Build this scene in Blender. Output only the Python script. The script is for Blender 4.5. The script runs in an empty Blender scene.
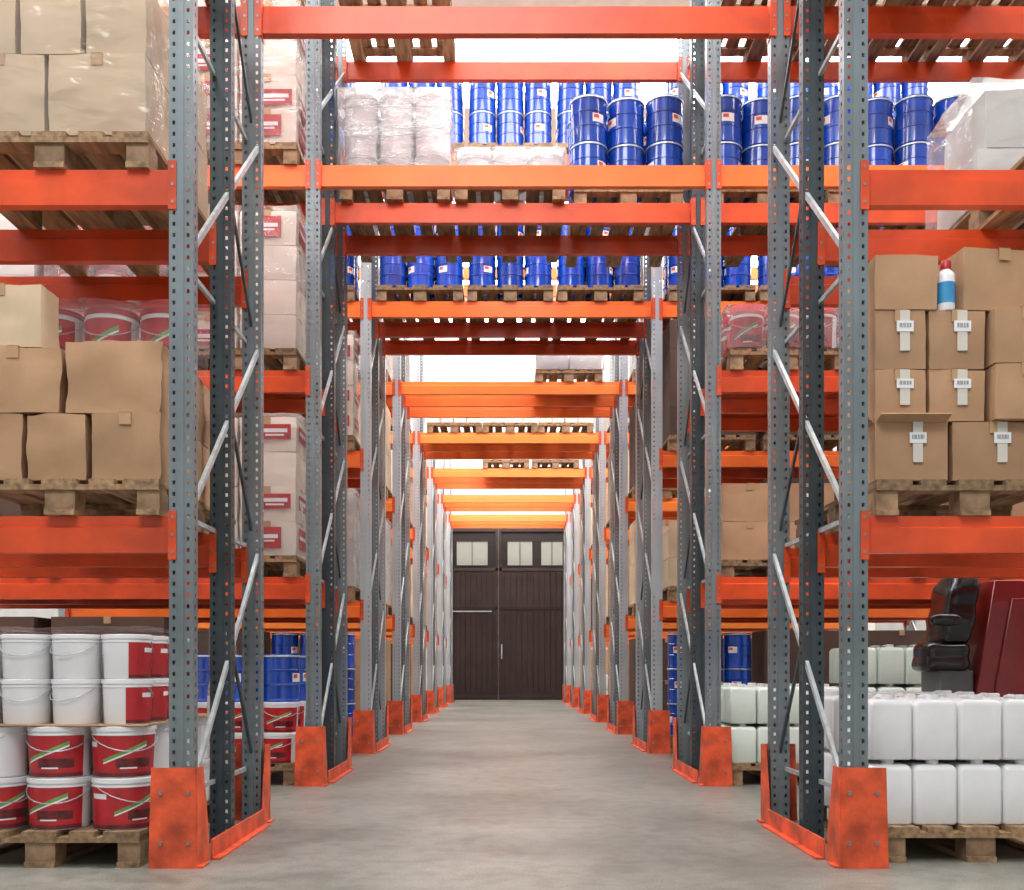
import bpy, bmesh, math, random
from mathutils import Vector, Matrix, noise
random.seed(7)
scene = bpy.context.scene
COL = scene.collection

# ------------------------------------------------------------------ materials
def lin(c):
    return tuple(((x/255)/12.92 if x/255 <= 0.04045 else ((x/255+0.055)/1.055)**2.4) for x in c)

def mat(name, rgb, rough=0.6, metal=0.0, var=0.12, nscale=6.0, bump=0.0, bscale=60.0, rnd=0.0, coat=0.0, spec=0.5, rgb2=None, stretch=None):
    m = bpy.data.materials.new(name); m.use_nodes = True
    nt = m.node_tree; N = nt.nodes; L = nt.links
    b = N["Principled BSDF"]
    b.inputs["Roughness"].default_value = rough
    b.inputs["Metallic"].default_value = metal
    b.inputs["Specular IOR Level"].default_value = spec
    b.inputs["Coat Weight"].default_value = coat
    tc = N.new("ShaderNodeTexCoord")
    mp = N.new("ShaderNodeMapping")
    if stretch: mp.inputs["Scale"].default_value = stretch
    L.new(tc.outputs["Object"], mp.inputs["Vector"])
    nz = N.new("ShaderNodeTexNoise"); nz.inputs["Scale"].default_value = nscale; nz.inputs["Detail"].default_value = 5
    L.new(mp.outputs[0], nz.inputs["Vector"])
    c = lin(rgb)
    cr = N.new("ShaderNodeValToRGB")
    c2 = lin(rgb2) if rgb2 else tuple(x*(1-var*2.2) for x in c)
    c1 = c if rgb2 else tuple(min(1, x*(1+var)) for x in c)
    cr.color_ramp.elements[0].position = 0.32; cr.color_ramp.elements[0].color = (*c2, 1)
    cr.color_ramp.elements[1].position = 0.66; cr.color_ramp.elements[1].color = (*c1, 1)
    L.new(nz.outputs["Fac"], cr.inputs[0])
    out = cr.outputs[0]
    if rnd > 0:
        oi = N.new("ShaderNodeObjectInfo")
        mr = N.new("ShaderNodeMapRange"); mr.inputs[3].default_value = 1-rnd; mr.inputs[4].default_value = 1+rnd
        L.new(oi.outputs["Random"], mr.inputs[0])
        hs = N.new("ShaderNodeHueSaturation"); L.new(mr.outputs[0], hs.inputs["Value"]); L.new(out, hs.inputs["Color"]); out = hs.outputs[0]
    L.new(out, b.inputs["Base Color"])
    if bump > 0:
        n2 = N.new("ShaderNodeTexNoise"); n2.inputs["Scale"].default_value = bscale; n2.inputs["Detail"].default_value = 4
        L.new(mp.outputs[0], n2.inputs["Vector"])
        bp = N.new("ShaderNodeBump"); bp.inputs["Strength"].default_value = bump; bp.inputs["Distance"].default_value = 0.01
        L.new(n2.outputs["Fac"], bp.inputs["Height"]); L.new(bp.outputs[0], b.inputs["Normal"])
    return m

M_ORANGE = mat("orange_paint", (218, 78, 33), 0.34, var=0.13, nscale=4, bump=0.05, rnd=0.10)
M_ORANGE_LIT = mat("lit_orange_paint", (246, 114, 42), 0.38, var=0.08, nscale=3, rnd=0.06)  # beam orange brightened for further rows; their stronger light is in the colour
M_ORANGE_HAZE = mat("hazed_orange_paint", (252, 138, 60), 0.4, var=0.05, nscale=3, rnd=0.06)  # same orange, paler still: far-aisle haze and light mixed into the base colour
M_GUARD = mat("guard_orange_paint", (216, 84, 46), 0.5, var=0.22, nscale=9, bump=0.15, rnd=0.04)
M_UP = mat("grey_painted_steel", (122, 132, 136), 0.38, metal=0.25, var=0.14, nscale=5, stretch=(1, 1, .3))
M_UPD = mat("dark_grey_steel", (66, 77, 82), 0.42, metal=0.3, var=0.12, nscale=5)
M_UP_HAZE = mat("hazed_grey_steel", (172, 181, 186), 0.4, metal=0.15, var=0.08, nscale=5, stretch=(1, 1, .3))  # upright grey lightened for far rows: haze and light put into the colour
M_BRACE = mat("galvanized_steel", (180, 188, 190), 0.38, metal=0.25, var=0.1, nscale=20)
M_WOOD = mat("pallet_wood", (152, 122, 90), 0.8, var=0.26, nscale=7, bump=0.3, bscale=40, rnd=0.22, stretch=(4, .6, 4))
M_WOODL = mat("pallet_block_wood", (156, 126, 96), 0.8, var=0.22, nscale=12, bump=0.25, rnd=0.16)
M_KRAFT = mat("kraft_cardboard", (180, 142, 108), 0.78, var=0.10, nscale=3, bump=0.1, bscale=30, rnd=0.12)
M_KRAFTL = mat("pale_cardboard", (206, 182, 152), 0.75, var=0.08, nscale=3, bump=0.08, bscale=30, rnd=0.08)
M_KRAFTD = mat("brown_cardboard", (84, 62, 52), 0.75, var=0.07, nscale=3, bump=0.08, rnd=0.14)
M_CREAM = mat("white_cardboard", (226, 224, 220), 0.7, var=0.05, nscale=3, bump=0.08, rnd=0.10)
M_BEIGE = mat("off_white_cardboard", (228, 216, 204), 0.7, var=0.06, nscale=3, bump=0.1, rnd=0.12)
M_TAPE = mat("packing_tape", (190, 152, 112), 0.3, var=0.05, coat=.3)
M_WTAPE = mat("white_tape", (214, 208, 198), 0.35, var=0.03)
M_INNER = mat("carton_interior", (96, 68, 48), 0.9)
M_SHEET = mat("cardboard_sheet", (186, 150, 118), 0.8)
M_WHITE = mat("white_plastic", (232, 232, 234), 0.33, var=0.02, rnd=0.02)
M_CAN = mat("translucent_white_plastic", (238, 239, 240), 0.3, var=0.03, rnd=0.03)
M_CANG = mat("greenish_white_plastic", (218, 230, 220), 0.33, var=0.03, rnd=0.04)
for m_ in (M_CAN, M_CANG):
    b_ = m_.node_tree.nodes["Principled BSDF"]
    b_.inputs["Subsurface Weight"].default_value = .25; b_.inputs["Subsurface Radius"].default_value = (.03, .03, .03)
M_RED = mat("red_print", (186, 26, 36), 0.36, var=0.14, nscale=14)
M_DRED = mat("dark_red_print", (110, 22, 30), 0.36, var=0.3, nscale=30)
M_GREEN = mat("green_print", (104, 176, 84), 0.4, var=0.2)
M_ORLAB = mat("orange_red_print", (220, 80, 40), 0.4, var=0.1)
M_BLUE = mat("blue_painted_metal", (8, 68, 178), 0.18, metal=0.0, var=0.14, nscale=3, coat=.8, rnd=0.25)
M_BLUED = mat("dark_blue_metal", (16, 44, 116), 0.3, metal=0.2, var=0.12, coat=.3)
M_RIM = mat("silver_rim_metal", (196, 212, 230), 0.3, metal=0.5, var=0.05)
M_LBL = mat("white_label_paper", (232, 234, 236), 0.5, var=0.02)
M_BLACK = mat("black_plastic", (16, 16, 19), 0.24, var=0.2, coat=.3)
M_RUBBER = mat("tyre_rubber", (28, 28, 28), 0.8)
M_MRED = mat("machine_red_paint", (126, 24, 26), 0.32, var=0.08, coat=.3)
M_GREY = mat("dark_grey_plastic", (96, 98, 102), 0.5)
M_LBLUE = mat("light_blue_print", (60, 150, 205), 0.4)
M_WALL = mat("cream_wall_paint", (208, 204, 194), 0.8, var=0.03, nscale=1.2)
M_WALLS = mat("grey_wall_panel", (150, 150, 147), 0.8, var=0.05, nscale=1.2)
M_CEIL = mat("white_ceiling_panel", (235, 235, 230), 0.8, var=0.03)
M_DOOR = mat("dark_brown_door_paint", (46, 31, 29), 0.5, var=0.15, nscale=3)
M_DOORT = mat("door_trim_paint", (28, 20, 20), 0.6)
M_BOLT = mat("zinc_bolt", (150, 150, 150), 0.4, metal=.8)

def emit(name, rgb, s):
    m = bpy.data.materials.new(name); m.use_nodes = True
    b = m.node_tree.nodes["Principled BSDF"]
    b.inputs["Base Color"].default_value = (*lin(rgb), 1)
    b.inputs["Emission Color"].default_value = (*lin(rgb), 1)
    b.inputs["Emission Strength"].default_value = s
    return m
M_SKY = emit("daylit_frosted_glass", (250, 250, 250), 11.0)
M_PANE = emit("daylit_dusty_glass", (150, 156, 146), 0.12)

def barcode_mat():
    m = bpy.data.materials.new("barcode_label"); m.use_nodes = True
    nt = m.node_tree; N = nt.nodes; L = nt.links; b = N["Principled BSDF"]
    tc = N.new("ShaderNodeTexCoord"); mp = N.new("ShaderNodeMapping"); mp.inputs["Scale"].default_value = (420, 0.01, 0.01)
    L.new(tc.outputs["Object"], mp.inputs[0])
    nz = N.new("ShaderNodeTexNoise"); nz.inputs["Scale"].default_value = 1.0; L.new(mp.outputs[0], nz.inputs[0])
    cr = N.new("ShaderNodeValToRGB"); cr.color_ramp.interpolation = 'CONSTANT'
    cr.color_ramp.elements[0].color = (.12, .12, .12, 1); cr.color_ramp.elements[1].position = .5; cr.color_ramp.elements[1].color = (.8, .8, .8, 1)
    L.new(nz.outputs["Fac"], cr.inputs[0]); L.new(cr.outputs[0], b.inputs["Base Color"])
    return m
M_BAR = barcode_mat()

def wrap_mat(name, haze, gloss, base=.01):
    m = bpy.data.materials.new(name); m.use_nodes = True
    nt = m.node_tree; N = nt.nodes; L = nt.links
    N.remove(N["Principled BSDF"]); out = N["Material Output"]
    tc = N.new("ShaderNodeTexCoord"); mp = N.new("ShaderNodeMapping"); mp.inputs["Scale"].default_value = (1, 1, 2.2); mp.inputs["Rotation"].default_value = (.35, .45, .5)
    L.new(tc.outputs["Object"], mp.inputs[0])
    nz = N.new("ShaderNodeTexNoise"); nz.inputs["Scale"].default_value = 4.5; nz.inputs["Detail"].default_value = 3; nz.inputs["Roughness"].default_value = .5
    L.new(mp.outputs[0], nz.inputs[0])
    bp = N.new("ShaderNodeBump"); bp.inputs["Strength"].default_value = .8; bp.inputs["Distance"].default_value = .03
    L.new(nz.outputs["Fac"], bp.inputs["Height"])
    tr = N.new("ShaderNodeBsdfTransparent")
    df = N.new("ShaderNodeBsdfDiffuse"); df.inputs[0].default_value = (.9, .91, .93, 1)
    gl = N.new("ShaderNodeBsdfGlossy"); gl.inputs["Roughness"].default_value = .16; gl.inputs[0].default_value = (1, 1, 1, 1)
    L.new(bp.outputs[0], gl.inputs["Normal"])
    n2 = N.new("ShaderNodeTexNoise"); n2.inputs["Scale"].default_value = 3; n2.inputs["Detail"].default_value = 3; L.new(mp.outputs[0], n2.inputs[0])
    mr = N.new("ShaderNodeMapRange"); mr.inputs[1].default_value = .35; mr.inputs[2].default_value = .7; mr.inputs[3].default_value = haze*.5; mr.inputs[4].default_value = haze*1.6
    L.new(n2.outputs["Fac"], mr.inputs[0])
    m1 = N.new("ShaderNodeMixShader"); L.new(mr.outputs[0], m1.inputs[0]); L.new(tr.outputs[0], m1.inputs[1]); L.new(df.outputs[0], m1.inputs[2])
    fr = N.new("ShaderNodeFresnel"); fr.inputs[0].default_value = 1.3; L.new(bp.outputs[0], fr.inputs["Normal"])
    mu = N.new("ShaderNodeMath"); mu.operation = 'MULTIPLY_ADD'; mu.use_clamp = True; mu.inputs[1].default_value = gloss; mu.inputs[2].default_value = base
    L.new(fr.outputs[0], mu.inputs[0])
    m2 = N.new("ShaderNodeMixShader"); L.new(mu.outputs[0], m2.inputs[0]); L.new(m1.outputs[0], m2.inputs[1]); L.new(gl.outputs[0], m2.inputs[2])
    L.new(m2.outputs[0], out.inputs[0])
    return m
M_WRAP = wrap_mat("clear_stretch_film", .06, .55, .02)
M_WRAPT = wrap_mat("thin_stretch_film", .008, .12, .003)
M_WRAPW = wrap_mat("cloudy_stretch_film", .16, .9, .03)

def floor_mat():
    m = bpy.data.materials.new("worn_concrete"); m.use_nodes = True
    nt = m.node_tree; N = nt.nodes; L = nt.links; b = N["Principled BSDF"]
    tc = N.new("ShaderNodeTexCoord")
    def nzf(s, d, dist=0.0):
        n = N.new("ShaderNodeTexNoise"); n.inputs["Scale"].default_value = s; n.inputs["Detail"].default_value = d; n.inputs["Distortion"].default_value = dist
        L.new(tc.outputs["Object"], n.inputs[0]); return n
    a = nzf(.9, 9, .3); c = nzf(11, 10, .3); g = nzf(120, 4); st = nzf(3.6, 10, .6)
    def ramp(src, p0, c0, p1, c1):
        r = N.new("ShaderNodeValToRGB"); e = r.color_ramp.elements
        e[0].position = p0; e[0].color = (*c0, 1); e[1].position = p1; e[1].color = (*c1, 1)
        L.new(src.outputs["Fac"], r.inputs[0]); return r
    r1 = ramp(a, .32, lin((114, 113, 105)), .68, lin((148, 146, 137)))
    r2 = ramp(c, .34, (.62, .62, .60), .58, (1, 1, 1))
    r3 = ramp(g, .38, (.5, .5, .49), .58, (1, 1, 1))
    r4 = ramp(st, .34, (.55, .55, .53), .45, (1, 1, 1))
    def mul(x, y, f):
        k = N.new("ShaderNodeMix"); k.data_type = 'RGBA'; k.blend_type = 'MULTIPLY'; k.inputs[0].default_value = f
        L.new(x, k.inputs[6]); L.new(y, k.inputs[7]); return k.outputs[2]
    o = mul(mul(mul(r1.outputs[0], r2.outputs[0], .65), r3.outputs[0], .7), r4.outputs[0], .45)
    L.new(o, b.inputs["Base Color"])
    b.inputs["Roughness"].default_value = .36
    bp = N.new("ShaderNodeBump"); bp.inputs["Strength"].default_value = .2; bp.inputs["Distance"].default_value = .01; L.new(g.outputs["Fac"], bp.inputs["Height"]); L.new(bp.outputs[0], b.inputs["Normal"])
    return m
M_FLOOR = floor_mat()

# ------------------------------------------------------------------ mesh builder
class MB:
    def __init__(s): s.v = []; s.f = []; s.m = []
    def face(s, idx, m): s.f.append(tuple(idx)); s.m.append(m)
    def box(s, x0, x1, y0, y1, z0, z1, m):
        b = len(s.v)
        s.v += [(x0,y0,z0),(x1,y0,z0),(x1,y1,z0),(x0,y1,z0),(x0,y0,z1),(x1,y0,z1),(x1,y1,z1),(x0,y1,z1)]
        for q in [(0,3,2,1),(4,5,6,7),(0,1,5,4),(1,2,6,5),(2,3,7,6),(3,0,4,7)]:
            s.face([b+i for i in q], m)
        return s
    def quad(s, pts, m):
        b = len(s.v); s.v += [tuple(p) for p in pts]; s.face(range(b, b+len(pts)), m); return s
    def extr(s, poly, axis, a0, a1, m):
        b = len(s.v); n = len(poly)
        def P(p, a):
            return {0:(a,p[0],p[1]),1:(p[0],a,p[1]),2:(p[0],p[1],a)}[axis]
        s.v += [P(p, a0) for p in poly] + [P(p, a1) for p in poly]
        s.face([b+i for i in range(n)], m); s.face([b+n+i for i in reversed(range(n))], m)
        for i in range(n):
            j = (i+1) % n; s.face([b+i, b+n+i, b+n+j, b+j], m)
        return s
    def lathe(s, prof, n, m, c=(0,0,0), a0=None, a1=None, cap=True):
        full = a0 is None
        if full: a0, a1 = 0, 2*math.pi
        cnt = n if full else n+1
        b = len(s.v)
        for r, z in prof:
            for i in range(cnt):
                a = a0+(a1-a0)*i/n
                s.v.append((c[0]+r*math.cos(a), c[1]+r*math.sin(a), c[2]+z))
        for k in range(len(prof)-1):
            for i in range(n):
                j = (i+1) % cnt if full else i+1
                s.face([b+k*cnt+i, b+k*cnt+j, b+(k+1)*cnt+j, b+(k+1)*cnt+i], m)
        if full and cap:
            s.face([b+i for i in reversed(range(cnt))], m)
            s.face([b+(len(prof)-1)*cnt+i for i in range(cnt)], m)
        return s
    def tube(s, pts, r, n, m):
        b = len(s.v); P = [Vector(p) for p in pts]
        for i, p in enumerate(P):
            t = (P[min(i+1, len(P)-1)]-P[max(i-1, 0)]).normalized()
            u = t.cross(Vector((0,0,1)));
            if u.length < 1e-3: u = Vector((1,0,0))
            u.normalize(); w = t.cross(u)
            for k in range(n):
                a = 2*math.pi*k/n
                q = p+u*r*math.cos(a)+w*r*math.sin(a); s.v.append(tuple(q))
        for i in range(len(P)-1):
            for k in range(n):
                j = (k+1) % n
                s.face([b+i*n+k, b+i*n+j, b+(i+1)*n+j, b+(i+1)*n+k], m)
        s.face([b+k for k in range(n)], m); s.face([b+(len(P)-1)*n+k for k in range(n)], m)
        return s
    def bar(s, p, q, w, t, m):
        d = Vector((q[0]-p[0], q[1]-p[1])).normalized(); n = Vector((-d.y, d.x))*w/2
        pts = [(p[0]+n.x, p[1]+n.y), (p[0]-n.x, p[1]-n.y), (q[0]-n.x, q[1]-n.y), (q[0]+n.x, q[1]+n.y)]
        return s.extr(pts, 0, -t/2, t/2, m)
    def cone_patch(s, rf, a0, a1, t0f, t1f, h, n, m, e=.0018):
        for i in range(n):
            u, v = i/n, (i+1)/n
            A, B = a0+(a1-a0)*u, a0+(a1-a0)*v
            p = []
            for a, t in ((A,t0f(u)),(B,t0f(v)),(B,t1f(v)),(A,t1f(u))):
                r = rf(t)+e; p.append((r*math.cos(a), r*math.sin(a), h*t))
            s.quad(p, m)
        return s
    def grid(s, w, d, h, n, disp, bulge, m, seed, bottom=True):
        key = {}
        def V(x, y, z):
            k = (round(x,5), round(y,5), round(z,5))
            if k in key: return key[k]
            p = Vector((x-w/2, y, z)); q = p*3.1+Vector((seed*7.3, seed*3.1, 0))
            o = noise.noise_vector(q*1.6)*disp + noise.noise_vector(q*5)*disp*.4
            fx, fy, fz = x/w, y/d, z/h
            bl = lambda t: 4*t*(1-t)
            o2 = Vector((0,0,0))
            if fx in (0,1): o2.x = (1 if fx else -1)*bulge*bl(fy)*bl(fz)
            if fy in (0,1): o2.y = (1 if fy else -1)*bulge*bl(fx)*bl(fz)
            if z <= 0: o.z = 0
            s.v.append(tuple(p+o+o2)); key[k] = len(s.v)-1; return key[k]
        R = [i/n for i in range(n+1)]
        for i in range(n):
            for j in range(n):
                a, a2, c, c2 = R[i], R[i+1], R[j], R[j+1]
                s.face([V(a*w,0,c*h),V(a2*w,0,c*h),V(a2*w,0,c2*h),V(a*w,0,c2*h)], m)
                s.face([V(a*w,d,c*h),V(a*w,d,c2*h),V(a2*w,d,c2*h),V(a2*w,d,c*h)], m)
                s.face([V(0,a*d,c*h),V(0,a*d,c2*h),V(0,a2*d,c2*h),V(0,a2*d,c*h)], m)
                s.face([V(w,a*d,c*h),V(w,a2*d,c*h),V(w,a2*d,c2*h),V(w,a*d,c2*h)], m)
                s.face([V(a*w,c*d,h),V(a2*w,c*d,h),V(a2*w,c2*d,h),V(a*w,c2*d,h)], m)
                if bottom: s.face([V(a*w,c*d,0),V(a*w,c2*d,0),V(a2*w,c2*d,0),V(a2*w,c*d,0)], m)
        return s
    def add(s, o):
        b = len(s.v); s.v += o.v; s.f += [tuple(i+b for i in f) for f in o.f]; s.m += o.m; return s
    def build(s, name, smooth=None, bevel=0, seg=1):
        me = bpy.data.meshes.new(name); me.from_pydata(s.v, [], s.f)
        mats = []
        for i, mm in enumerate(s.m):
            if mm not in mats: mats.append(mm); me.materials.append(mm)
            me.polygons[i].material_index = mats.index(mm)
        if bevel:
            bm = bmesh.new(); bm.from_mesh(me)
            bmesh.ops.recalc_face_normals(bm, faces=bm.faces[:])
            bmesh.ops.bevel(bm, geom=bm.edges[:], offset=bevel, segments=seg, affect='EDGES', clamp_overlap=True)
            bm.to_mesh(me); bm.free()
        if smooth is not None:
            me.shade_smooth(); me.set_sharp_from_angle(angle=math.radians(smooth))
        me.update(); return me

def mkobj(name, me, loc=(0,0,0), rot=0, parent=None):
    o = bpy.data.objects.new(name, me); o.location = loc; o.rotation_euler = (0,0,rot)
    COL.objects.link(o)
    if parent: o.parent = parent
    return o

def place(tpl, name, loc, rot=0, label="", cat="", group=None, parts=True):
    if parts:
        o = mkobj(name, tpl['root'], loc, rot)
        for pn, pm, pl in tpl['parts']:
            c = mkobj(pn, pm, parent=o)
            if pl: c["label"] = pl
    else:
        o = mkobj(name, tpl['merged'], loc, rot)
    o["label"] = label; o["category"] = cat
    if group: o["group"] = group
    return o

def tpl(root, parts, smooth=35, bevel=0):
    allm = MB()
    if root: allm.add(root)
    for _, p, _ in parts: allm.add(p)
    pl = []
    for n, p, l in parts:
        pl.append((n, p.build(n, smooth, bevel), l))
    return dict(root=root.build("body", smooth, bevel) if root else None, parts=pl, merged=allm.build("merged", smooth, bevel))

# ------------------------------------------------------------------ dimensions
ROWS = [4.2, 7.07, 9.72, 12.47, 15.2, 17.93, 20.7, 23.4]
DEP = 1.24; MID = .58
LV = [0, 1.41, 2.81, 4.2, 5.57]
XL, XR = -1.30, 1.40
HW = .048
BAY = 2.7
UH = 5.85

# ------------------------------------------------------------------ setting
def structure(name, mb, **k):
    o = mkobj(name, mb.build(name, **k)); o["kind"] = "structure"; return o
structure("floor", MB().box(-9, 9, -7, 25.9, -.1, 0, M_FLOOR))["label"] = "worn grey concrete warehouse floor"
WY = 25.6
w = MB()
w.box(-9, -1.38, WY, WY+.25, 0, 9, M_WALL); w.box(1.5, 9, WY, WY+.25, 0, 9, M_WALL); w.box(-1.38, 1.5, WY, WY+.25, 4.35, 9, M_WALL)
structure("wall_back", w)["label"] = "cream painted end wall above the gate"
structure("wall_left", MB().box(-9.2, -9, -7, 25.9, 0, 9, M_WALLS))["label"] = "grey panelled side wall of the warehouse"
structure("wall_right", MB().box(9, 9.2, -7, 25.9, 0, 9, M_WALLS))["label"] = "grey panelled side wall of the warehouse"
c = MB()
k = 0
y = 1.0
while y < 25.8:
    c.box(-9, 9, y, y+1.5, 9, 9.15, M_CEIL)
    k += 1
    if y+1.5 < 25.8:
        y1 = min(y+3.6, 25.85)
        o = structure("window_%d" % k, MB().box(-8.6, 8.6, y+1.5, y1, 9.02, 9.06, M_SKY)); o["label"] = "frosted roof skylight strip"
        c.box(-9, -8.6, y+1.5, y1, 9, 9.15, M_CEIL); c.box(8.6, 9, y+1.5, y1, 9, 9.15, M_CEIL)
    y += 3.6
structure("ceiling", c)["label"] = "white roof panels between skylights"

def door(name, x0, x1, panes, lab):
    m = MB(); m.box(x0, x1, WY+.03, WY+.08, 0, 4.35, M_DOORT)
    n = int((x1-x0)/.13)
    for i in range(n):
        xa = x0+(x1-x0)*i/n
        m.box(xa+.007, xa+(x1-x0)/n-.007, WY, WY+.03, .02, 3.2, M_DOOR)
    o = structure(name, m); o["label"] = lab
    f = MB(); f.box(x0, x1, WY-.03, WY, 2.2, 2.26, M_DOORT); f.box(x0, x1, WY-.03, WY, 3.14, 3.22, M_DOOR); f.box(x0, x1, WY-.03, WY, 4.1, 4.3, M_DOOR)
    f.box(x0, x0+.06, WY-.03, WY, 0, 4.1, M_DOOR); f.box(x1-.06, x1, WY-.03, WY, 0, 4.1, M_DOOR); f.box(x0+.06, x1-.06, WY-.03, WY, .03, .15, M_DOOR)
    mkobj("door_frame", f.build("door_frame"), parent=o)
    for a, b in panes:
        mkobj("window_pane", MB().box(a, b, WY+.005, WY+.015, 3.28, 3.86, M_PANE).build("window_pane"), parent=o)
        g = MB(); g.box(a-.03, b+.03, WY-.012, WY+.004, 3.25, 3.28, M_DOORT); g.box(a-.03, b+.03, WY-.012, WY+.004, 3.86, 3.89, M_DOORT); g.box((a+b)/2-.012, (a+b)/2+.012, WY-.002, WY+.004, 3.28, 3.86, M_GREY)
        mkobj("window_frame", g.build("window_frame"), parent=o)
    return o
d1 = door("door_1", -1.38, -.2, [(-1.2, -.45)], "dark brown planked gate leaf with glazed top panes")
d2 = door("door_2", -.17, 1.50, [(.04, .64), (.86, 1.38)], "dark brown planked gate leaf with glazed top panes")
mkobj("door_handle", MB().box(-.12, -.09, WY-.07, WY-.03, 1.0, 1.35, M_BRACE).build("door_handle"), parent=d2)
mkobj("door_bar", MB().box(-1.33, -.35, WY-.045, WY-.03, 2.14, 2.17, M_BRACE).build("door_bar"), parent=d1)
structure("trim_1", MB().box(-.2, -.17, WY-.005, WY+.01, 0, 4.3, M_GREY))["label"] = "thin grey metal strip between gate leaves"

# ------------------------------------------------------------------ rack frames
def upright_mesh(m):
    b = MB(); D = .065
    def sheet(fn, cols, holes, m):
        p = .045; n = int(UH/p)
        for ci in range(len(cols)-1):
            u0, u1 = cols[ci], cols[ci+1]
            if ci in holes:
                for r in range(n):
                    z = r*p
                    b.quad([fn(u0,z+.016), fn(u1,z+.016), fn(u1,z+p), fn(u0,z+p)], m)
            else:
                b.quad([fn(u0,0), fn(u1,0), fn(u1,UH), fn(u0,UH)], m)
    sheet(lambda u, z: (u, 0, z), [-HW,-.034,-.023,.023,.034,HW], (1, 3), m)
    sheet(lambda u, z: (-HW, u, z), [0, .028, .039, D], (1,), m)
    sheet(lambda u, z: (HW, u, z), [0, .028, .039, D], (1,), m)
    b.quad([(-HW,D,0),(-.034,D,0),(-.034,D,UH),(-HW,D,UH)], m)
    b.quad([(.034,D,0),(HW,D,0),(HW,D,UH),(.034,D,UH)], m)
    b.box(-.012, .012, -.004, 0, .01, UH, m)
    b.box(-.07, .07, -.01, .09, 0, .006, m)
    return b.build("upright")
UPM = upright_mesh(M_UP); UPD = upright_mesh(M_UPD); UPF = upright_mesh(M_UP_HAZE)
def guard_mesh(side, back=False):
    b = MB(); s = side; t = .007
    yf = -.03
    po = [(-s*.118, 0), (s*.072, 0), (s*.068, .40), (-s*.108, .40)]
    b.extr(po, 1, yf-t, yf, M_GUARD)
    ps = [(yf, 0), (.15, 0), (.13, .14), (.06, .40), (yf, .40)]
    xa = s*.066
    b.extr(ps, 0, min(xa, xa+s*t), max(xa, xa+s*t), M_GUARD)
    b.box(min(s*.073, s*.095), max(s*.073, s*.095), yf, .06, 0, .008, M_GUARD)
    for zz in (.1, .3):
        for xx in (-.07, .04):
            xx = xx*s
            pl = [(xx+.009*math.cos(a*math.pi/3), zz+.009*math.sin(a*math.pi/3)) for a in range(6)]
            b.extr(pl, 1, yf-t-.006, yf-t, M_BOLT)
    me = b.build("column_guard")
    if back:
        me.transform(Matrix.Scale(-1, 4, (0,1,0))); me.flip_normals()
    return me
FR = {}
for side in (1, -1):
  for far in (0, 1):
    parts = []
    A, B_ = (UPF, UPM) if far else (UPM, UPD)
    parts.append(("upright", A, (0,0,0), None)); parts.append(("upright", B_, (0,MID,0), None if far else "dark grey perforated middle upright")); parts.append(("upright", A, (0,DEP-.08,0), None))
    zs = [.28, 1.42, 2.46, 3.5, 4.54, 5.5]
    ya, yb = .05, DEP-.05
    for i, z in enumerate(zs):
        parts.append(("horizontal_brace", MB().bar((ya, z), (yb, z), .020, .015, M_BRACE).build("horizontal_brace"), (-side*.03, 0, 0), None))
    for i in range(len(zs)-1):
        parts.append(("diagonal_brace", MB().bar((ya, zs[i]+.03), (yb, zs[i+1]-.03), .025, .016, M_BRACE).build("diagonal_brace"), (side*.03, 0, 0), None))
    for i in (0, 1, 2, 3):
        parts.append(("diagonal_brace", MB().bar((yb, zs[i]+.05), (MID+.1, zs[i+1]-.4), .020, .012, M_UPD).build("diagonal_brace"), (0, 0, 0), "dark diagonal brace"))
    parts.append(("column_guard", guard_mesh(side), (0,0,0), None))
    parts.append(("column_guard", guard_mesh(side, True), (0,DEP,0), None))
    r = MB(); xa = side*.075; t = side*.008
    r.box(min(xa, xa+t), max(xa, xa+t), .155, DEP-.155, .0, .085, M_GUARD)
    r.box(min(xa, xa+side*.04), max(xa, xa+side*.04), .155, DEP-.155, 0, .008, M_GUARD)
    parts.append(("base_rail", r.build("base_rail"), (0,0,0), None))
    FR[side, far] = parts
def frame(x, y, side, guards=True, far=0):
    e = bpy.data.objects.new("upright_frame", None); e.location = (x, y, 0); COL.objects.link(e); e.empty_display_size = .2
    e["label"] = "grey perforated steel rack frame with diagonal braces and orange guards" if guards else "grey perforated steel rack frame with diagonal braces"
    e["category"] = "rack frame"; e["group"] = "rack frames along the aisle"
    for n, me, l, lb in FR[side, far]:
        if not guards and n in ("column_guard", "base_rail"): continue
        c = mkobj(n, me, l, parent=e)
        if lb: c["label"] = lb
for i, y in enumerate(ROWS):
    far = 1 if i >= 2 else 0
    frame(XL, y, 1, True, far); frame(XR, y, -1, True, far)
    if 2 <= i <= 5:
        frame(XL-2*HW-BAY, y, 1, False, far); frame(XR+2*HW+BAY, y, -1, False, far)

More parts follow.
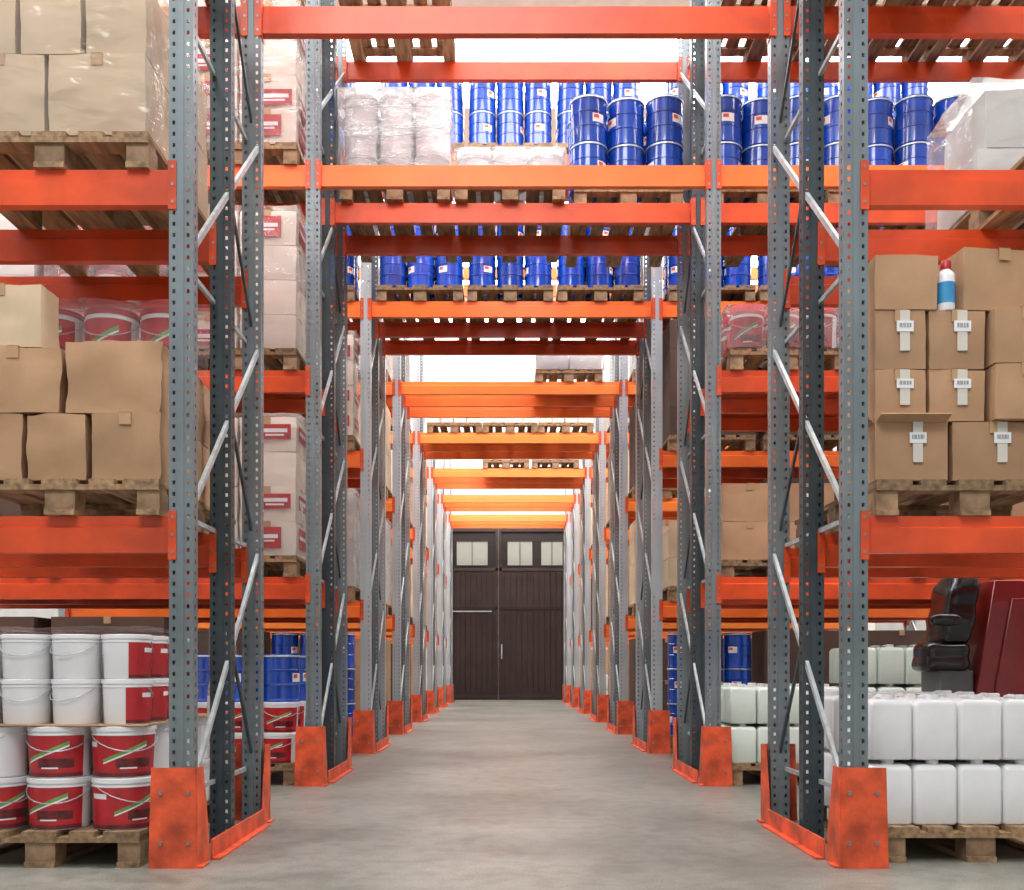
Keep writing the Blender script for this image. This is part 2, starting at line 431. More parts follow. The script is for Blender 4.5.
# beams
BM = {}
def beam_tpl(L, m):
    k = (round(L, 3), m.name)
    if k in BM: return BM[k]
    prof = [(0,0),(.05,0),(.05,.15),(.018,.15),(.018,.108),(0,.100)]
    body = MB().extr(prof, 0, .004, L-.004, m)
    pt = []
    for s in (0, 1):
        b = MB()
        x = 0 if s == 0 else L
        d = -1 if s == 0 else 1
        b.box(min(x, x+d*.03), max(x, x+d*.03), -.032, -.027, -.03, .165, M_ORANGE)
        b.box(min(x+d*.001, x-d*.003), max(x+d*.001, x-d*.003), -.032, .05, -.03, .165, M_ORANGE)
        for zz in (0.0, .07, .14):
            b.box(min(x+d*.010, x+d*.020), max(x+d*.010, x+d*.020), -.034, -.032, zz-.006, zz+.006, M_BOLT)
        pt.append(("end_connector", b, None))
    BM[k] = tpl(body, pt, smooth=None)
    return BM[k]
def beam(x0, x1, y, ztop, m, lab, parts=True, grp="orange pallet rack beams"):
    T = beam_tpl(x1-x0, m)
    place(T, "rack_beam", (x0, y, ztop-.15), 0, lab, "rack beam", grp, parts)
for i, y in enumerate(ROWS):
    near = i < 3
    for j, dy in enumerate((.027, MID+.027, DEP-.055)):
        for lv in (1, 2, 3, 4):
            if lv == 4 and i > 3: continue
            if i > 4 and j == 1 and lv < 3: continue
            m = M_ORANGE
            if j == 0 and i == 1: m = M_ORANGE_LIT if lv == 3 else M_ORANGE
            if i == 2: m = M_ORANGE if j else M_ORANGE_LIT
            if i >= 3: m = M_ORANGE_LIT if j else M_ORANGE_HAZE
            lab = "long orange steel pallet rack beam at shelf level"
            beam(XL-HW-BAY, XL-HW, y+dy, LV[lv], m, lab, near)
            beam(XR+HW, XR+HW+BAY, y+dy, LV[lv], m, lab, near)
            if lv >= 3:
                beam(XL+HW, XR-HW, y+dy, LV[lv], m, "orange steel rack beam bridging over the aisle", near)

# ------------------------------------------------------------------ item templates
pr = MB()
for xa, xb in ((-.4,-.255),(-.22,-.12),(-.07,.07),(.12,.22),(.255,.4)):
    pr.box(xa, xb, 0, 1.2, .122, .144, M_WOOD)
for ya in (0, .5275, 1.055):
    pr.box(-.4, .4, ya, ya+.1, .1, .1215, M_WOOD)
pp = []
for xa in (-.4, -.06, .31):
    xb = xa+(.12 if xa == -.06 else .09)
    for ya in (0, .5275, 1.055):
        pp.append(("block", MB().box(xa, xb, ya+.012, ya+.12, .0225, .0995, M_WOODL), None))
    pp.append(("bottom_board", MB().box(xa, xb, 0, 1.2, 0, .022, M_WOOD), None))
PAL = tpl(pr, pp, smooth=None)
def pallet(x, y, z, near=False, rot=0, lab="weathered wooden pallet carrying stacked goods"):
    return place(PAL, "pallet", (x, y, z), rot, lab, "pallet", "wooden pallets in the racks", near)

def make_pail(R, h, labelled, bodym=M_WHITE, lidm=M_WHITE):
    rb = R*.9
    body = MB().lathe([(rb*.97,0),(rb,.006),(R*.955,h*.82),(R*.985,h*.825),(R*.985,h*.85),(R*.955,h*.855),(R*.955,h*.93)], 32, bodym)
    parts = [("lid", MB().lathe([(R*.99,h*.90),(R,h*.905),(R,h*.985),(R*.93,h),(R*.9,h*.985)], 32, lidm), None)]
    hp = []
    for k in range(13):
        a = math.pi*k/12
        hp.append((-R*1.0*math.cos(a), -R*1.03*math.sin(a)-.002, h*.82-h*.30*math.sin(a)))
    parts.append(("handle", MB().tube(hp, .0022, 6, M_BRACE), None))
    if labelled:
        L = MB()
        rf = lambda t: rb+(R*.955-rb)*t/.82
        rad = math.radians
        C = lambda v: (lambda u: v)
        L.cone_patch(rf, rad(-235), rad(-30), C(.02), C(.82), h, 36, M_RED)
        L.cone_patch(rf, rad(-235), rad(-30), C(.02), C(.10), h, 36, M_DRED, .0024)
        L.cone_patch(rf, rad(-120), rad(-50), C(.2), C(.38), h, 14, M_DRED, .0024)
        b0, b1 = rad(-145), rad(-60)
        L.cone_patch(rf, b0, b1, lambda u: .27+.34*u, lambda u: .30+.35*u, h, 14, M_WHITE, .003)
        L.cone_patch(rf, b0, b1, lambda u: .31+.35*u, lambda u: .36+.36*u, h, 14, M_GREEN, .003)
        L.cone_patch(rf, rad(-195), rad(-160), C(.60), C(.70), h, 8, M_WHITE, .003)
        L.cone_patch(rf, rad(-112), rad(-80), C(.18), C(.21), h, 8, M_WHITE, .003)
        parts.append(("printed_label", L, "red wraparound label with green and white strokes"))
    return tpl(body, parts, 25)
PAIL_R = make_pail(.128, .208, True, M_WHITE, M_WHITE)
PAIL_W = make_pail(.100, .182, False)
PAIL_WR = make_pail(.100, .182, True)
PAIL_WB = make_pail(.13, .215, False)
PAIL_RR = make_pail(.12, .27, True, M_WHITE, M_RED)

def make_drum(R, h):
    p = [(R*.985,0),(R,.003),(R,.014),(R*.965,.017),(R*.965,h*.33),(R*.995,h*.342),(R*.995,h*.368),(R*.965,h*.38),(R*.965,h*.64),(R*.995,h*.652),(R*.995,h*.678),(R*.965,h*.69),(R*.965,h*.93)]
    body = MB().lathe(p, 36, M_BLUE)
    lid = MB().lathe([(R*.975,h*.93),(R*1.0,h*.935),(R*1.0,h*.975),(R*.97,h),(R*.93,h),(R*.92,h*.975)], 36, M_BLUED)
    ring = MB().lathe([(R*1.0,h*.94),(R*1.012,h*.945),(R*1.012,h*.970),(R*1.0,h*.975)], 36, M_RIM, cap=False)
    L = MB().lathe([(R*.975,h*.42),(R*.975,h*.60)], 10, M_LBL, a0=math.radians(-108), a1=math.radians(-68))
    L.lathe([(R*.979,h*.50),(R*.979,h*.58)], 6, M_ORLAB, a0=math.radians(-104), a1=math.radians(-86))
    return tpl(body, [("lid", lid, "dark blue drum lid"), ("clamp_ring", ring, "silver clamp ring"), ("paper_label", L, "white label with orange-red print")], 22)
DH = .325
DRUM = make_drum(.13, DH); DRUMB = make_drum(.14, .345)

def make_can(m):
    w, d, rc = .0915, .12, .020
    def ring(s_in):
        pts = []
        ww, dd, r = w-s_in, d-s_in, max(rc-s_in*.3, .01)
        for (cx, cy, a0) in ((ww-r, dd-r, 0), (-(ww-r), dd-r, 90), (-(ww-r), -(dd-r), 180), (ww-r, -(dd-r), 270)):
            for k in range(7):
                a = math.radians(a0+15*k); pts.append((cx+r*math.cos(a), cy+r*math.sin(a)+d))
        return pts
    secs = [(0,.006),(.003,.002),(.008,0),(.222,0),(.234,.003),(.242,.008),(.248,.016),(.251,.030)]
    b = MB(); n = 28
    for z, s in secs:
        b.v += [(x, y, z) for x, y in ring(s)]
    for k in range(len(secs)-1):
        for i in range(n):
            j = (i+1) % n; b.face([k*n+i, k*n+j, (k+1)*n+j, (k+1)*n+i], m)
    b.face(range(n-1, -1, -1), m); b.face([(len(secs)-1)*n+i for i in range(n)], m)
    hp = [(0, d*1.6, .245), (0, d*1.55, .257), (0, d*1.3, .262), (0, d*.95, .262), (0, d*.75, .256), (0, d*.72, .245)]
    cap = MB().lathe([(.026,.249),(.026,.268),(.022,.27)], 16, M_WHITE, c=(0, d*.4, 0))
    return tpl(b, [("handle", MB().tube(hp, .008, 8, m), None), ("cap", cap, "round white screw cap")], 40)
CAN = make_can(M_CAN); CANG = make_can(M_CANG)

CC = {}
def carton(x0, x1, y, d, z, h, body=M_KRAFT, style="tape", rot=0, near=True, lab="plain brown cardboard carton", grp="cardboard cartons in the racks", disp=.006, bulge=.003):
    w = x1-x0-.008; seed = random.randint(0, 2) if near else 0
    k = (round(w,2), round(d,2), round(h,3), body.name, style, seed, disp)
    if k not in CC:
        ww, dd = round(w,2)-.004-disp*.5, round(d,2)-.004-disp*.5
        if style == "open":
            b = MB(); t = .006
            b.box(-ww/2, ww/2, 0, t, 0, h, body); b.box(-ww/2, ww/2, dd-t, dd, 0, h, body)
            b.box(-ww/2, -ww/2+t, t, dd-t, 0, h, body); b.box(ww/2-t, ww/2, t, dd-t, 0, h, body); b.box(-ww/2+t, ww/2-t, t, dd-t, 0, t, body)
            b.box(-ww/2+t, ww/2-t, t, dd-t, h-.03, h-.02, M_INNER)
        else:
            b = MB().grid(ww, dd, h-.004, 8, disp if near else .001, bulge, body, seed+k[0]*10)
        pt = []
        e = .0035+bulge+disp*.35
        tp = MB()
        if style in ("tape", "label") or style.startswith("print"):
            tp.box(-.024, .024, -e, dd+e, h-.002, h-.0005, M_TAPE); tp.box(-.024, .024, -e, -e+.0015, h-.05, h-.0005, M_TAPE)
            pt.append(("packing_tape", tp, None))
        if style in ("label", "open"):
            lb = MB(); cx = ww*.08
            lb.box(cx-.02, cx+.02, -e-.001, -e+.002, h*.30, h*.98, M_WTAPE)
            pt.append(("white_tape", lb, "vertical strip of clear whitish tape"))
            q = MB().box(cx-.034, cx+.034, -e-.003, -e-.0012, h*.62, h*.80, M_LBL); q.box(cx-.024, cx+.024, -e-.004, -e-.0031, h*.69, h*.76, M_BAR)
            pt.append(("paper_label", q, "small white label with barcode"))
        if style.startswith("print"):
            v = int(style[-1])
            xa, xb, za, zb = [(-.42, .25, .22, .82), (-.15, .42, .35, .78), (-.44, .44, .10, .55)][v]
            q = MB().box(ww*xa, ww*xb, -e-.001, -e+.001, h*za, h*zb, M_RED)
            zm = (za+zb)/2
            q.box(ww*(xa+.06), ww*(xb-.06), -e-.002, -e-.0011, h*(zm-.02), h*(zm+.09), M_LBL); q.box(ww*(xa+.12), ww*(xb-.12), -e-.002, -e-.0011, h*(zm-.12), h*(zm-.07), M_LBL)
            pt.append(("printed_label", q, "red and white printed label"))
            q = MB().box(ww/2+e-.001, ww/2+e, dd*.15, dd*.85, h*za, h*zb, M_RED); q.box(ww/2+e, ww/2+e+.001, dd*.22, dd*.78, h*(zm-.02), h*(zm+.09), M_LBL)
            pt.append(("printed_label", q, "red and white printed label"))
        if style == "open":
            fl = MB()
            fl.extr([(0,h),(-.055,h+.02),(-.057,h+.015),(-.003,h-.006)], 0, -ww/2+.005, ww/2-.005, body)
            pt.append(("flap", fl, "open front flap"))
            fl = MB(); fl.extr([(-ww/2,h),(-ww/2-.03,h+.025),(-ww/2-.034,h+.021),(-ww/2-.001,h-.006)], 1, .01, dd*.6, body)
            pt.append(("flap", fl, "open side flap"))
        CC[k] = tpl(b, pt, 30)
    return place(CC[k], "carton", ((x0+x1)/2, y+.002, z), rot, lab, "cardboard box", grp, near)

def wrap(x0, x1, y0, y1, z0, z1, m=M_WRAP, lab="wrinkled clear stretch film around stacked goods", seed=None):
    e = .018
    b = MB().grid(x1-x0+2*e, y1-y0+2*e, z1-z0+e, 22, .013, .005, m, seed or random.random()*9, bottom=False)
    o = mkobj("stretch_wrap", b.build("stretch_wrap", 60), ((x0+x1)/2, y0-e, z0))
    o["label"] = lab; o["category"] = "plastic film"; o["group"] = "stretch film around pallet loads"
    return o

def load(kind, cx, y, z, near=False, lay=None, deep=None):
    pallet(cx, y, z, near)
    zt = z+.144; x0 = cx-.4; top = zt
    if kind in ("kraft", "pale", "brown"):
        bm = {"kraft": M_KRAFT, "pale": M_KRAFTL, "brown": M_KRAFTD}[kind]
        n = lay or 3; h = .27
        for k in range(n):
            for c in range(2):
                if k == n-1 and n > 2 and random.random() < .3: continue
                for d in range(deep or 2):
                    carton(x0+c*.4, x0+c*.4+.4, y+.01+d*.5, .49, zt+k*h, h, bm, "label" if random.random() < .5 else "tape", near=near,
                           lab={"kraft": "brown cardboard carton on a pallet", "pale": "pale cardboard carton on a pallet", "brown": "dark brown cardboard carton on a pallet"}[kind])
        top = zt+n*h
    elif kind in ("bigkraft", "bigpale", "bigbrown", "bigwhite"):
        bm = {"bigkraft": M_KRAFT, "bigpale": M_KRAFTL, "bigbrown": M_KRAFTD, "bigwhite": M_CREAM}[kind]
        n = lay or 2; h = .5
        for k in range(n):
            for d in range(deep or 1):
                carton(x0+.01, x0+.79, y+.01+d*.58, .57, zt+k*h, h, bm, "tape", near=near,
                       lab="large cardboard carton filling a pallet", grp="large cartons on far pallets")
        top = zt+n*h
        if kind == "bigwhite":
            wrap(x0+.01, x0+.79, y+.01, y+.02+(deep or 1)*.58, zt+.002, top, M_WRAP)
    elif kind == "print":
        n = lay or 4; h = .235
        for k in range(n):
            for c in range(2):
                for d in range(deep or 3):
                    st = "print%d" % random.randint(0, 2) if random.random() < .8 else "none"
                    carton(x0+c*.4, x0+c*.4+.4, y+.02+d*.38, .37, zt+k*h, h, M_BEIGE, st, near=near,
                           lab="off-white carton with red printed label under stretch film" if st != "none" else "plain off-white carton under stretch film", grp="off-white cartons under stretch film", disp=.012, bulge=.005)
        top = zt+n*h
        wrap(x0-.01, x0+.81, y+.0, y+.03+(deep or 3)*.38, zt+.002, top, M_WRAP)
    elif kind == "drums":
        n = lay or 2
        for k in range(n):
            for c in range(3):
                for d in range(deep or 2):
                    place(DRUM, "drum", (x0+.135+c*.265, y+.16+d*.27, zt+k*DH), random.uniform(-1.8, 1.8), "blue metal drum with silver clamp ring on a pallet", "drum", "blue drums on the racks", True)
        top = zt+n*.3
    elif kind == "bigdrums":
        n = lay or 2
        for k in range(n):
            for c in range(3):
                for d in range(deep or 1):
                    place(DRUMB, "drum", (x0+.115+c*.285, y+.16+d*.3+(.04 if c == 1 else 0), zt+k*.345), random.uniform(-1.8, 1.8), "large blue metal drum with silver clamp ring", "drum", "blue drums on the racks", True)
    elif kind == "cans":
        n = lay or 2
        for k in range(n):
            for c in range(4):
                for d in range(deep or 3):
                    place(CANG if not near else CAN, "jerrycan", (x0+.1+c*.19, y+.03+d*.25, zt+k*.27), 0, "white plastic jerrycan with screw cap", "jerrycan", "white jerrycans on pallets", True)
    elif kind == "pails":
        n = lay or 2
        for k in range(n):
            for c in range(3):
                for d in range(deep or 3):
                    place(PAIL_RR, "pail", (x0+.14+c*.25, y+.14+d*.25, zt+k*.27), random.uniform(-.6, .6), "white plastic pail with red lid and red printed label", "bucket", "red labelled pails", near)
        top = zt+n*.27
        wrap(x0, x0+.8, y+.01, y+.02+(deep or 3)*.25, zt+.002, top, M_WRAPW)
    elif kind == "whitepails":
        n = lay or 3
        for k in range(n):
            for c in range(3):
                for d in range(deep or 2):
                    place(PAIL_WB, "pail", (x0+.137+c*.263, y+.16+d*.268, zt+k*.216), random.uniform(-.5, .5), "white plastic pail under cloudy stretch film", "bucket", "plain white pails", near)
        top = zt+n*.216
        wrap(x0+.01, x0+.79, y+.015, y+.035+(deep or 2)*.268, zt+.002, top, M_WRAPW, "cloudy stretch film around white pails")
    elif kind == "white":
        n = lay or 2; h = .22
        for k in range(n):
            for c in range(2):
                for d in range(deep or 2):
                    carton(x0+c*.4, x0+c*.4+.4, y+.02+d*.45, .44, zt+k*h, h, M_CREAM, "tape", near=near, lab="whitish carton under cloudy stretch film", grp="film wrapped pale cartons", disp=.008)
        top = zt+n*h
        wrap(x0, x0+.8, y+.01, y+.02+(deep or 2)*.45, zt+.002, top, M_WRAPW, "cloudy stretch film around pale cartons")
    return top

# ------------------------------------------------------------------ ROW 1 LEFT
Y0 = ROWS[0]
pallet(-1.86, Y0-.02, 0, True, lab="wooden pallet under red and white pails on the floor")
for k in range(2):
    for c in range(3):
        for d in range(4):
            rr = random.choice((-.9, -.2, .25, .9))
            if d == 0: rr = [[1.0, .1, .9], [.6, .15, -.9]][k][c]
            place(PAIL_R, "pail", (-1.575-c*.262, Y0+.13+d*.268, .144+k*.209), rr, "white plastic pail with red printed label on a floor pallet", "bucket", "red labelled pails", True)
o = mkobj("cardboard_sheet", MB().box(-2.24, -1.45, Y0+.01, Y0+1.07, .5625, .5675, M_SHEET).build("cardboard_sheet")); o["label"] = "thin cardboard sheet separating layers of pails"; o["category"] = "cardboard sheet"
for k in range(2):
    for c in range(4):
        for d in range(4):
            if c == 0:
                place(PAIL_WR, "pail", (-1.56-c*.206, Y0+.125+d*.210, .568+k*.183), 2.95+random.uniform(-.15, .15), "small white pail with red label facing the aisle", "bucket", "plain white pails", True)
            else:
                place(PAIL_W, "pail", (-1.56-c*.206, Y0+.125+d*.210, .568+k*.183), random.uniform(-.5, .5), "plain white plastic pail with wire handle", "bucket", "plain white pails", True)
wrap(-2.28, -1.445, Y0-.005, Y0+1.08, .147, .94, M_WRAPT, seed=2.2)
def loose(x, y0, y1, z0, z1, seed):
    b = MB(); n = 18; mm = 10
    def F(i, j):
        t = i/n; z = z1-(z1-z0)*t; yy = y0+(y1-y0)*j/mm
        q = Vector((seed, yy*6, z*3.5))
        return (x+noise.noise(q)*.05+.015*math.sin(j*1.9+seed), yy+noise.noise(q*1.7)*.05, z+.04*math.sin(j*1.4+seed)*(.3+t))
    for i in range(n):
        for j in range(mm):
            b.quad([F(i,j), F(i,j+1), F(i+1,j+1), F(i+1,j)], M_WRAPW)
    o = mkobj("loose_film", b.build("loose_film", 60)); o["label"] = "loose crumpled stretch film hanging beside stacked goods"; o["category"] = "plastic film"
loose(-1.39, Y0+.70, Y0+1.08, .35, 1.0, 1.3)
# level 1
z = LV[1]; pallet(-1.79, Y0, z, True, lab="wooden pallet under brown cartons")
zt = z+.144
for d in range(2):
    yy = Y0+.03+d*.42
    carton(-2.20, -1.945, yy, .4, zt, .272, M_KRAFT, "tape", lab="worn brown cardboard carton on a pallet", disp=.014)
    carton(-1.94, -1.685, yy, .4, zt, .272, M_KRAFT, "none", lab="worn brown cardboard carton on a pallet", disp=.014)
    carton(-1.68, -1.385, yy, .4, zt, .272, M_KRAFT, "tape", lab="worn brown cardboard carton on a pallet", disp=.014)
    carton(-2.18, -1.79, yy, .4, zt+.272, .268, M_KRAFT, "tape", lab="crumpled brown cardboard carton", disp=.014)
    carton(-1.785, -1.385, yy, .4, zt+.272, .285, M_KRAFT, "none", rot=.03 if d == 0 else 0, lab="crumpled brown cardboard carton", disp=.02)
carton(-2.22, -1.87, Y0+.04, .18, zt+.54, .255, M_KRAFTL, "tape", rot=-.02, lab="pale cardboard carton on top of brown cartons", disp=.010)
for c in range(3):
    place(PAIL_RR, "pail", (-1.52-c*.25, Y0+.52, zt+.557), random.uniform(-.4, .4), "white plastic pail with red lid under stretch film", "bucket", "red labelled pails", True)
wrap(-2.15, -1.40, Y0+.39, Y0+.65, zt+.562, zt+.83, M_WRAP)
# level 2
z = LV[2]; pallet(-1.84, Y0+.02, z, True, lab="wooden pallet under film wrapped cartons")
zt = z+.144
for d in range(2):
    yy = Y0+.05+d*.45
    carton(-2.24, -1.865, yy, .43, zt, .33, M_KRAFTL, "tape", lab="pale cardboard carton under stretch film")
    carton(-1.86, -1.45, yy, .43, zt, .33, M_KRAFTL, "tape", lab="pale cardboard carton under stretch film")
    for c in range(3):
        carton(-2.24+c*.265, -1.98+c*.265, yy, .43, zt+.33, .3, M_KRAFTL, "tape", lab="pale cardboard carton under stretch film")
wrap(-2.24, -1.45, Y0+.05, Y0+.93, zt+.002, zt+.63, M_WRAP, seed=4.4)

# ------------------------------------------------------------------ ROW 1 RIGHT
pallet(1.95, Y0+.10, 0, True, lab="wooden pallet under white jerrycans on the floor")
for k in range(2):
    for c in range(4):
        for d in range(4):
            place(CAN, "jerrycan", (1.60+c*.187, Y0+.16+d*.25, .144+k*.27), 0, "white plastic jerrycan with screw cap", "jerrycan", "white jerrycans on pallets", True)
z = LV[1]; pallet(1.89, Y0+.02, z, True, lab="wooden pallet under labelled cartons")
zt = z+.144
D = .45; yy = Y0+.04
carton(1.485, 1.79, yy, D, zt, .24, M_KRAFT, "open", lab="opened brown carton with raised flaps and white label")
carton(1.80, 2.15, yy, D, zt, .24, M_KRAFT, "label", lab="brown carton with white tape and barcode label")
L2 = "brown carton with white tape and barcode label"
carton(1.485, 1.70, yy, D, zt+.24, .21, M_KRAFT, "label", lab=L2)
carton(1.705, 1.94, yy, D, zt+.24, .21, M_KRAFT, "label", lab=L2)
carton(1.95, 2.22, yy-.04, D, zt+.24, .225, M_KRAFT, "tape", lab="plain brown cardboard carton in a stack")
carton(1.485, 1.70, yy, D, zt+.45, .24, M_KRAFT, "label", lab=L2)
carton(1.705, 1.94, yy, D, zt+.45, .24, M_KRAFT, "label", lab=L2)
carton(1.95, 2.22, yy-.04, D, zt+.465, .225, M_KRAFT, "tape", lab="plain brown cardboard carton in a stack")
carton(1.485, 1.75, yy, D, zt+.69, .225, M_KRAFT, "none", lab="plain brown carton on top of labelled cartons")
carton(1.84, 2.20, yy+.02, D, zt+.69, .255, M_KRAFT, "tape", rot=.12, lab="brown carton turned slightly on top of a stack")
R = .036
body = MB().lathe([(R*.95,0),(R,.008),(R,.14),(R*.9,.155),(R*.5,.17),(R*.48,.176)], 24, M_WHITE)
BT = tpl(body, [("cap", MB().lathe([(.021,.172),(.021,.204),(.018,.208)], 16, M_RED), "small red cap"),
                ("printed_label", MB().lathe([(R*1.015,.03),(R*1.015,.115)], 24, M_LBLUE, cap=False), "light blue wrap-around label")], 40)
place(BT, "bottle", (1.79, yy+.035, zt+.69), 0, "white plastic bottle with blue label and red cap on cartons", "bottle")
# level 2: pale wrapped load set back on the shelf
z = LV[2]; pallet(2.58, Y0+.10, z, True, lab="wooden pallet under pale film wrapped cartons")
zt = z+.144
for k in range(2):
    for c in range(2):
        carton(2.20+c*.38+(.04*k), 2.57+c*.38+(.04*k), Y0+.72, .48, zt+k*(.28), .28, M_CREAM, "none", lab="whitish carton under cloudy stretch film", grp="film wrapped pale cartons", disp=.014)
wrap(2.19, 3.0, Y0+.71, Y0+1.21, zt+.002, zt+.57, M_WRAPW, "cloudy stretch film around pale cartons", seed=5.1)

# ------------------------------------------------------------------ machine in cross aisle
fy = 5.80
fb = MB().extr([(2.60,.12),(2.60,.66),(2.70,1.28),(4.2,1.28),(4.2,.12)], 1, fy, fy+.42, M_MRED)
parts = []
for xw, rr in ((2.85, .1), (4.0, .1)):
    for yw in (fy-.02, fy+.32):
        wv = MB()
        wv.extr([(xw+rr*math.cos(2*math.pi*i/24), rr+rr*math.sin(2*math.pi*i/24)) for i in range(24)], 1, yw, yw+.12, M_RUBBER)
        wv.extr([(xw+rr*.45*math.cos(2*math.pi*i/16), rr+rr*.45*math.sin(2*math.pi*i/16)) for i in range(16)], 1, yw-.01, yw, M_GREY)
        parts.append(("wheel", wv, None))
def P(name, poly, y0, y1, m, lab):
    parts.append((name, MB().extr(poly, 1, y0, y1, m), lab))
P("body_panel", [(2.70,.5),(2.70,.70),(2.79,1.18),(3.6,1.18),(3.6,.5)], fy-.014, fy, M_MRED, "raised dark red side panel")
P("platform", [(2.34,.06),(2.34,.16),(2.60,.16),(2.60,.06)], fy+.05, fy+.40, M_GREY, "grey standing platform")
P("console", [(2.42,.16),(2.41,.78),(2.595,.78),(2.595,.16)], fy+.03, fy+.30, M_GREY, "grey plastic console")
for yw in (fy+.04, fy+.28):
    P("mast", [(4.22,.05),(4.22,2.3),(4.32,2.3),(4.32,.05)], yw, yw+.1, M_BLACK, "black lifting mast rail")
for yw in (fy+.04, fy+.28):
    P("fork", [(4.33,.05),(4.33,.6),(4.36,.6),(4.37,.09),(5.4,.075),(5.4,.05)], yw, yw+.1, M_GREY, "steel fork")
FT = tpl(fb, parts, 40, .004)
fk = place(FT, "forklift", (0, 0, 0), 0, "dark red stand-on warehouse truck with black padded seat", "forklift")
def cushion(name, c, h, shear, lab, exp=5, amp=.008):
    bm = bmesh.new(); bmesh.ops.create_cube(bm, size=2)
    bmesh.ops.subdivide_edges(bm, edges=bm.edges[:], cuts=16, use_grid_fill=True)
    for v in bm.verts:
        p = v.co.copy(); p = p/((abs(p.x)**exp+abs(p.y)**exp+abs(p.z)**exp)**(1/exp))
        q = Vector((c[0]+p.x*h[0]+shear*(p.z+1)/2, c[1]+p.y*h[1], c[2]+p.z*h[2]))
        f = noise.noise(q*6)*amp*2+abs(math.sin(q.z*22))*amp
        v.co = q+p*f
    me = bpy.data.meshes.new(name); bm.to_mesh(me); bm.free(); me.materials.append(M_BLACK); me.shade_smooth()
    s_ = mkobj(name, me, parent=fk); s_["label"] = lab
cushion("seat", (2.46, fy+.15, .86), (.12, .14, .075), 0, "black padded seat cushion")
cushion("seat_back", (2.49, fy+.15, 1.12), (.085, .14, .20), .08, "black padded backrest")
cushion("armrest", (2.43, fy+.0, 1.06), (.085, .025, .03), 0, "black armrest", 3, .002)

# ------------------------------------------------------------------ ROW 2
y = ROWS[1]
PXL = -1.355-.06-.4; PXR = 1.455+.06+.4
def mixed_blue(cx, y, deep=2):
    pallet(cx, y, 0, False)
    for k in range(2):
        for c in range(3):
            for d in range(deep):
                place(PAIL_R, "pail", (cx-.262+c*.262, y+.14+d*.268, .144+k*.209), random.uniform(-.4, .4), "white plastic pail with red printed label", "bucket", "red labelled pails", True)
    for c in range(3):
        for d in range(deep):
            place(DRUM, "drum", (cx-.264+c*.264, y+.16+d*.265, .144+.418), random.uniform(-1.5, 1.5), "blue metal drum stacked on red labelled pails", "drum", "blue drums on the racks", True)
mixed_blue(PXL, y+.02)
load("bigbrown", PXL-.88, y+.02, 0); load("bigbrown", PXL-1.76, y+.02, 0)
load("print", PXL, y+.02, LV[1], True); load("print", PXL, y+.02, LV[2], True); load("print", PXL, y+.02, LV[3], True, lay=4)
load("print", PXL-.88, y+.02, LV[1], deep=1); load("pails", PXL-.88, y+.02, LV[2], lay=3); load("bigwhite", PXL-.88, y+.02, LV[3])
load("bigbrown", PXL-1.76, y+.02, LV[1]); load("bigwhite", PXL-1.76, y+.02, LV[2])
load("cans", PXR, y+.04, 0, lay=2, deep=3); load("cans", PXR+.82, y+.04, 0, lay=3, deep=2); load("bigbrown", PXR+1.76, y+.04, 0)
load("kraft", PXR, y+.3, LV[1], True, lay=2, deep=1); load("kraft", PXR+.88, y+.02, LV[1], lay=2, deep=1); load("bigkraft", PXR+1.76, y+.02, LV[1])
load("pails", PXR, y+.02, LV[2], False, lay=1); load("drums", PXR+.84, y+.3, LV[2], lay=2, deep=1)
yb = y+.66
load("whitepails", -.81, yb-.1, LV[3], True, lay=3, deep=2)
load("whitepails", .03, yb-.1, LV[3], True, lay=1, deep=2)
load("bigdrums", .905, yb, LV[3], deep=2); load("bigdrums", PXR, yb, LV[3], deep=2); load("bigdrums", PXR+.862, yb, LV[3], deep=2)
load("bigdrums", PXR+1.724, yb, LV[3], deep=2)
for x in (-.8, 1.95, 2.85, 3.7, -1.85): pallet(x, y+.15, LV[4], False, lab="empty wooden pallet on the top beams")
for x in (-1.85, 2.0): pallet(x, Y0+.02, LV[3], False, lab="empty wooden pallet on high beams")

# ------------------------------------------------------------------ ROW 3
y = ROWS[2]
for x in (-.80, .04, .88): load("drums", x, y+.02, LV[3]); load("drums", x, y+.12, LV[4])
for s, P0 in ((-1, PXL), (1, PXR)):
    load("drums", P0, y+.02, LV[3]); load("drums", P0, y+.1, LV[4], deep=1); load("drums", P0+s*.85, y+.1, LV[4], deep=1)
    load("drums", P0, y+.02, 0, lay=3, deep=1)
    load("bigbrown", P0+s*.88, y+.02, 0, lay=2); load("bigbrown", P0+s*1.76, y+.02, 0, lay=2)
    load("bigbrown", P0+s*1.76, y+.02, LV[1], lay=2)
load("drums", PXR+1.7, y+.1, LV[4], deep=1); load("drums", PXR+.85, y+.02, LV[3], deep=1); load("drums", PXR+1.7, y+.02, LV[3], deep=1)
load("white", PXL, y+.02, LV[1], False, lay=4, deep=1); load("print", PXL, y+.02, LV[2], False, lay=4, deep=1)
load("bigkraft", PXL-.88, y+.02, LV[1], lay=2); load("bigwhite", PXL-.88, y+.02, LV[2], lay=2)
load("brown", PXR, y+.02, LV[2], False, lay=4, deep=1); load("pale", PXR, y+.02, LV[1], False, lay=3, deep=1)
load("bigbrown", PXR+.88, y+.02, LV[1], False); load("bigbrown", PXR+.88, y+.02, LV[2], False)

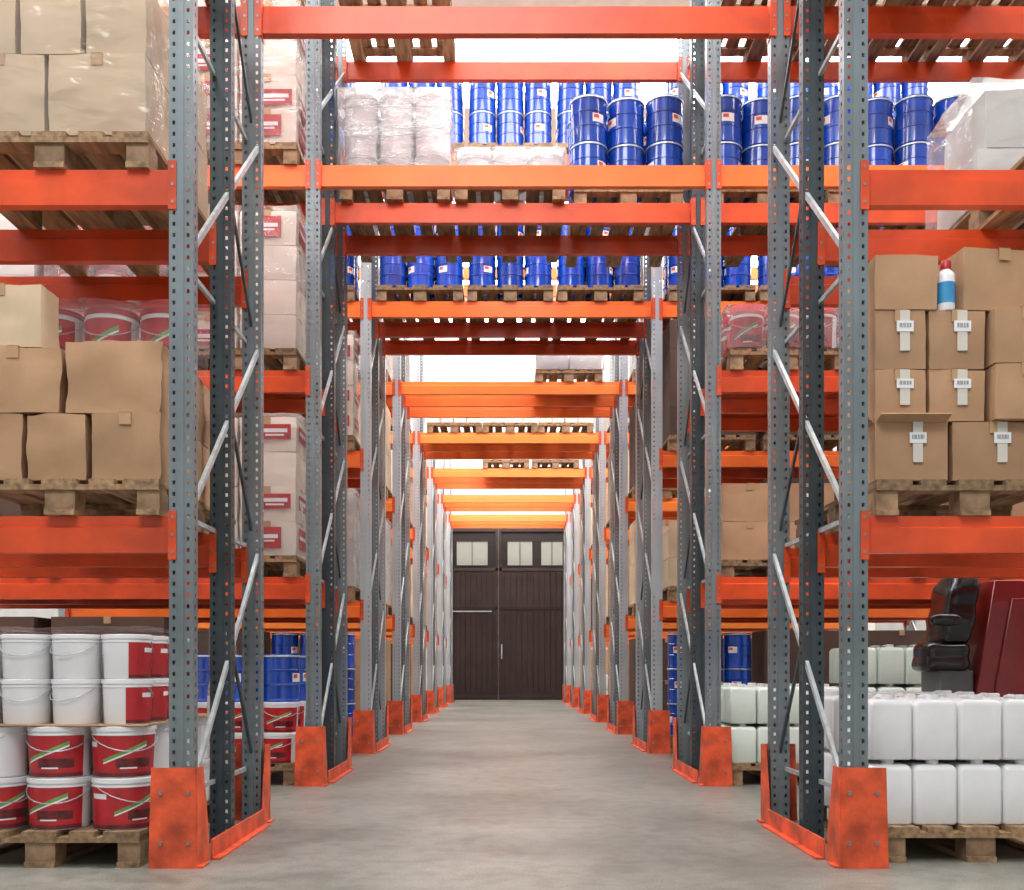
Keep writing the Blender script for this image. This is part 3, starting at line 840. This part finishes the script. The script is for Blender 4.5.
# ------------------------------------------------------------------ ROWS 4-8
seqL = [("bigkraft","bigwhite","bigpale","bigwhite"),("bigbrown","bigkraft","bigwhite","bigkraft"),("bigkraft","bigpale","bigkraft","bigwhite"),("bigwhite","bigkraft","bigpale","bigkraft"),("bigkraft","bigpale","bigkraft","bigpale")]
seqR = [("bigbrown","bigpale","bigbrown","bigwhite"),("bigkraft","bigkraft","bigpale","bigwhite"),("cans","bigpale","bigkraft","bigkraft"),("bigkraft","bigbrown","bigpale","bigkraft"),("bigpale","bigkraft","bigkraft","bigpale")]
for i in range(3, 8):
    y = ROWS[i]
    for s, P0, sq in ((-1, PXL, seqL), (1, PXR, seqR)):
        for lv in range(4):
            load(sq[i-3][lv], P0, y+.02, LV[lv], False, lay=2, deep=1)
        if i == 3:
            for q in (1, 2):
                load("bigbrown", P0+s*.88*q, y+.02, 0, lay=2)
                load("bigbrown", P0+s*.88*q, y+.02, LV[1], lay=2)
load("white", .75, ROWS[3]+.02, LV[3], False, lay=1, deep=1)
for x in (-.75, .06, .87): load("cans", x, ROWS[4]+.02, LV[3], False, lay=1, deep=1)
load("white", .85, ROWS[5]+.02, LV[3], lay=1, deep=1); load("white", 0, ROWS[5]+.02, LV[3], lay=1, deep=1)

# ------------------------------------------------------------------ light, world, camera
wd = bpy.data.worlds.new("world"); scene.world = wd; wd.use_nodes = True
wd.node_tree.nodes["Background"].inputs[0].default_value = (.95, .97, 1, 1)
wd.node_tree.nodes["Background"].inputs[1].default_value = .64
def area(loc, rot, sx, sy, p, col=(1, .985, .97)):
    l = bpy.data.lights.new("daylight", 'AREA'); l.shape = 'RECTANGLE'; l.size = sx; l.size_y = sy; l.energy = p; l.color = col
    o = bpy.data.objects.new("daylight", l); o.location = loc; o.rotation_euler = rot; COL.objects.link(o)
area((-1.0, -1.2, 8), (math.radians(42), 0, math.radians(-6)), 4, 2.5, 380)
cam = bpy.data.cameras.new("camera"); co = bpy.data.objects.new("camera", cam); COL.objects.link(co)
co.location = (0, 0, .8); co.rotation_euler = (math.radians(90), 0, 0)
cam.sensor_width = 36; cam.lens = 36*1050/1024; cam.shift_x = 6/1024; cam.shift_y = (667-445)/1024
cam.clip_end = 200
scene.camera = co
scene.view_settings.view_transform = 'Standard'
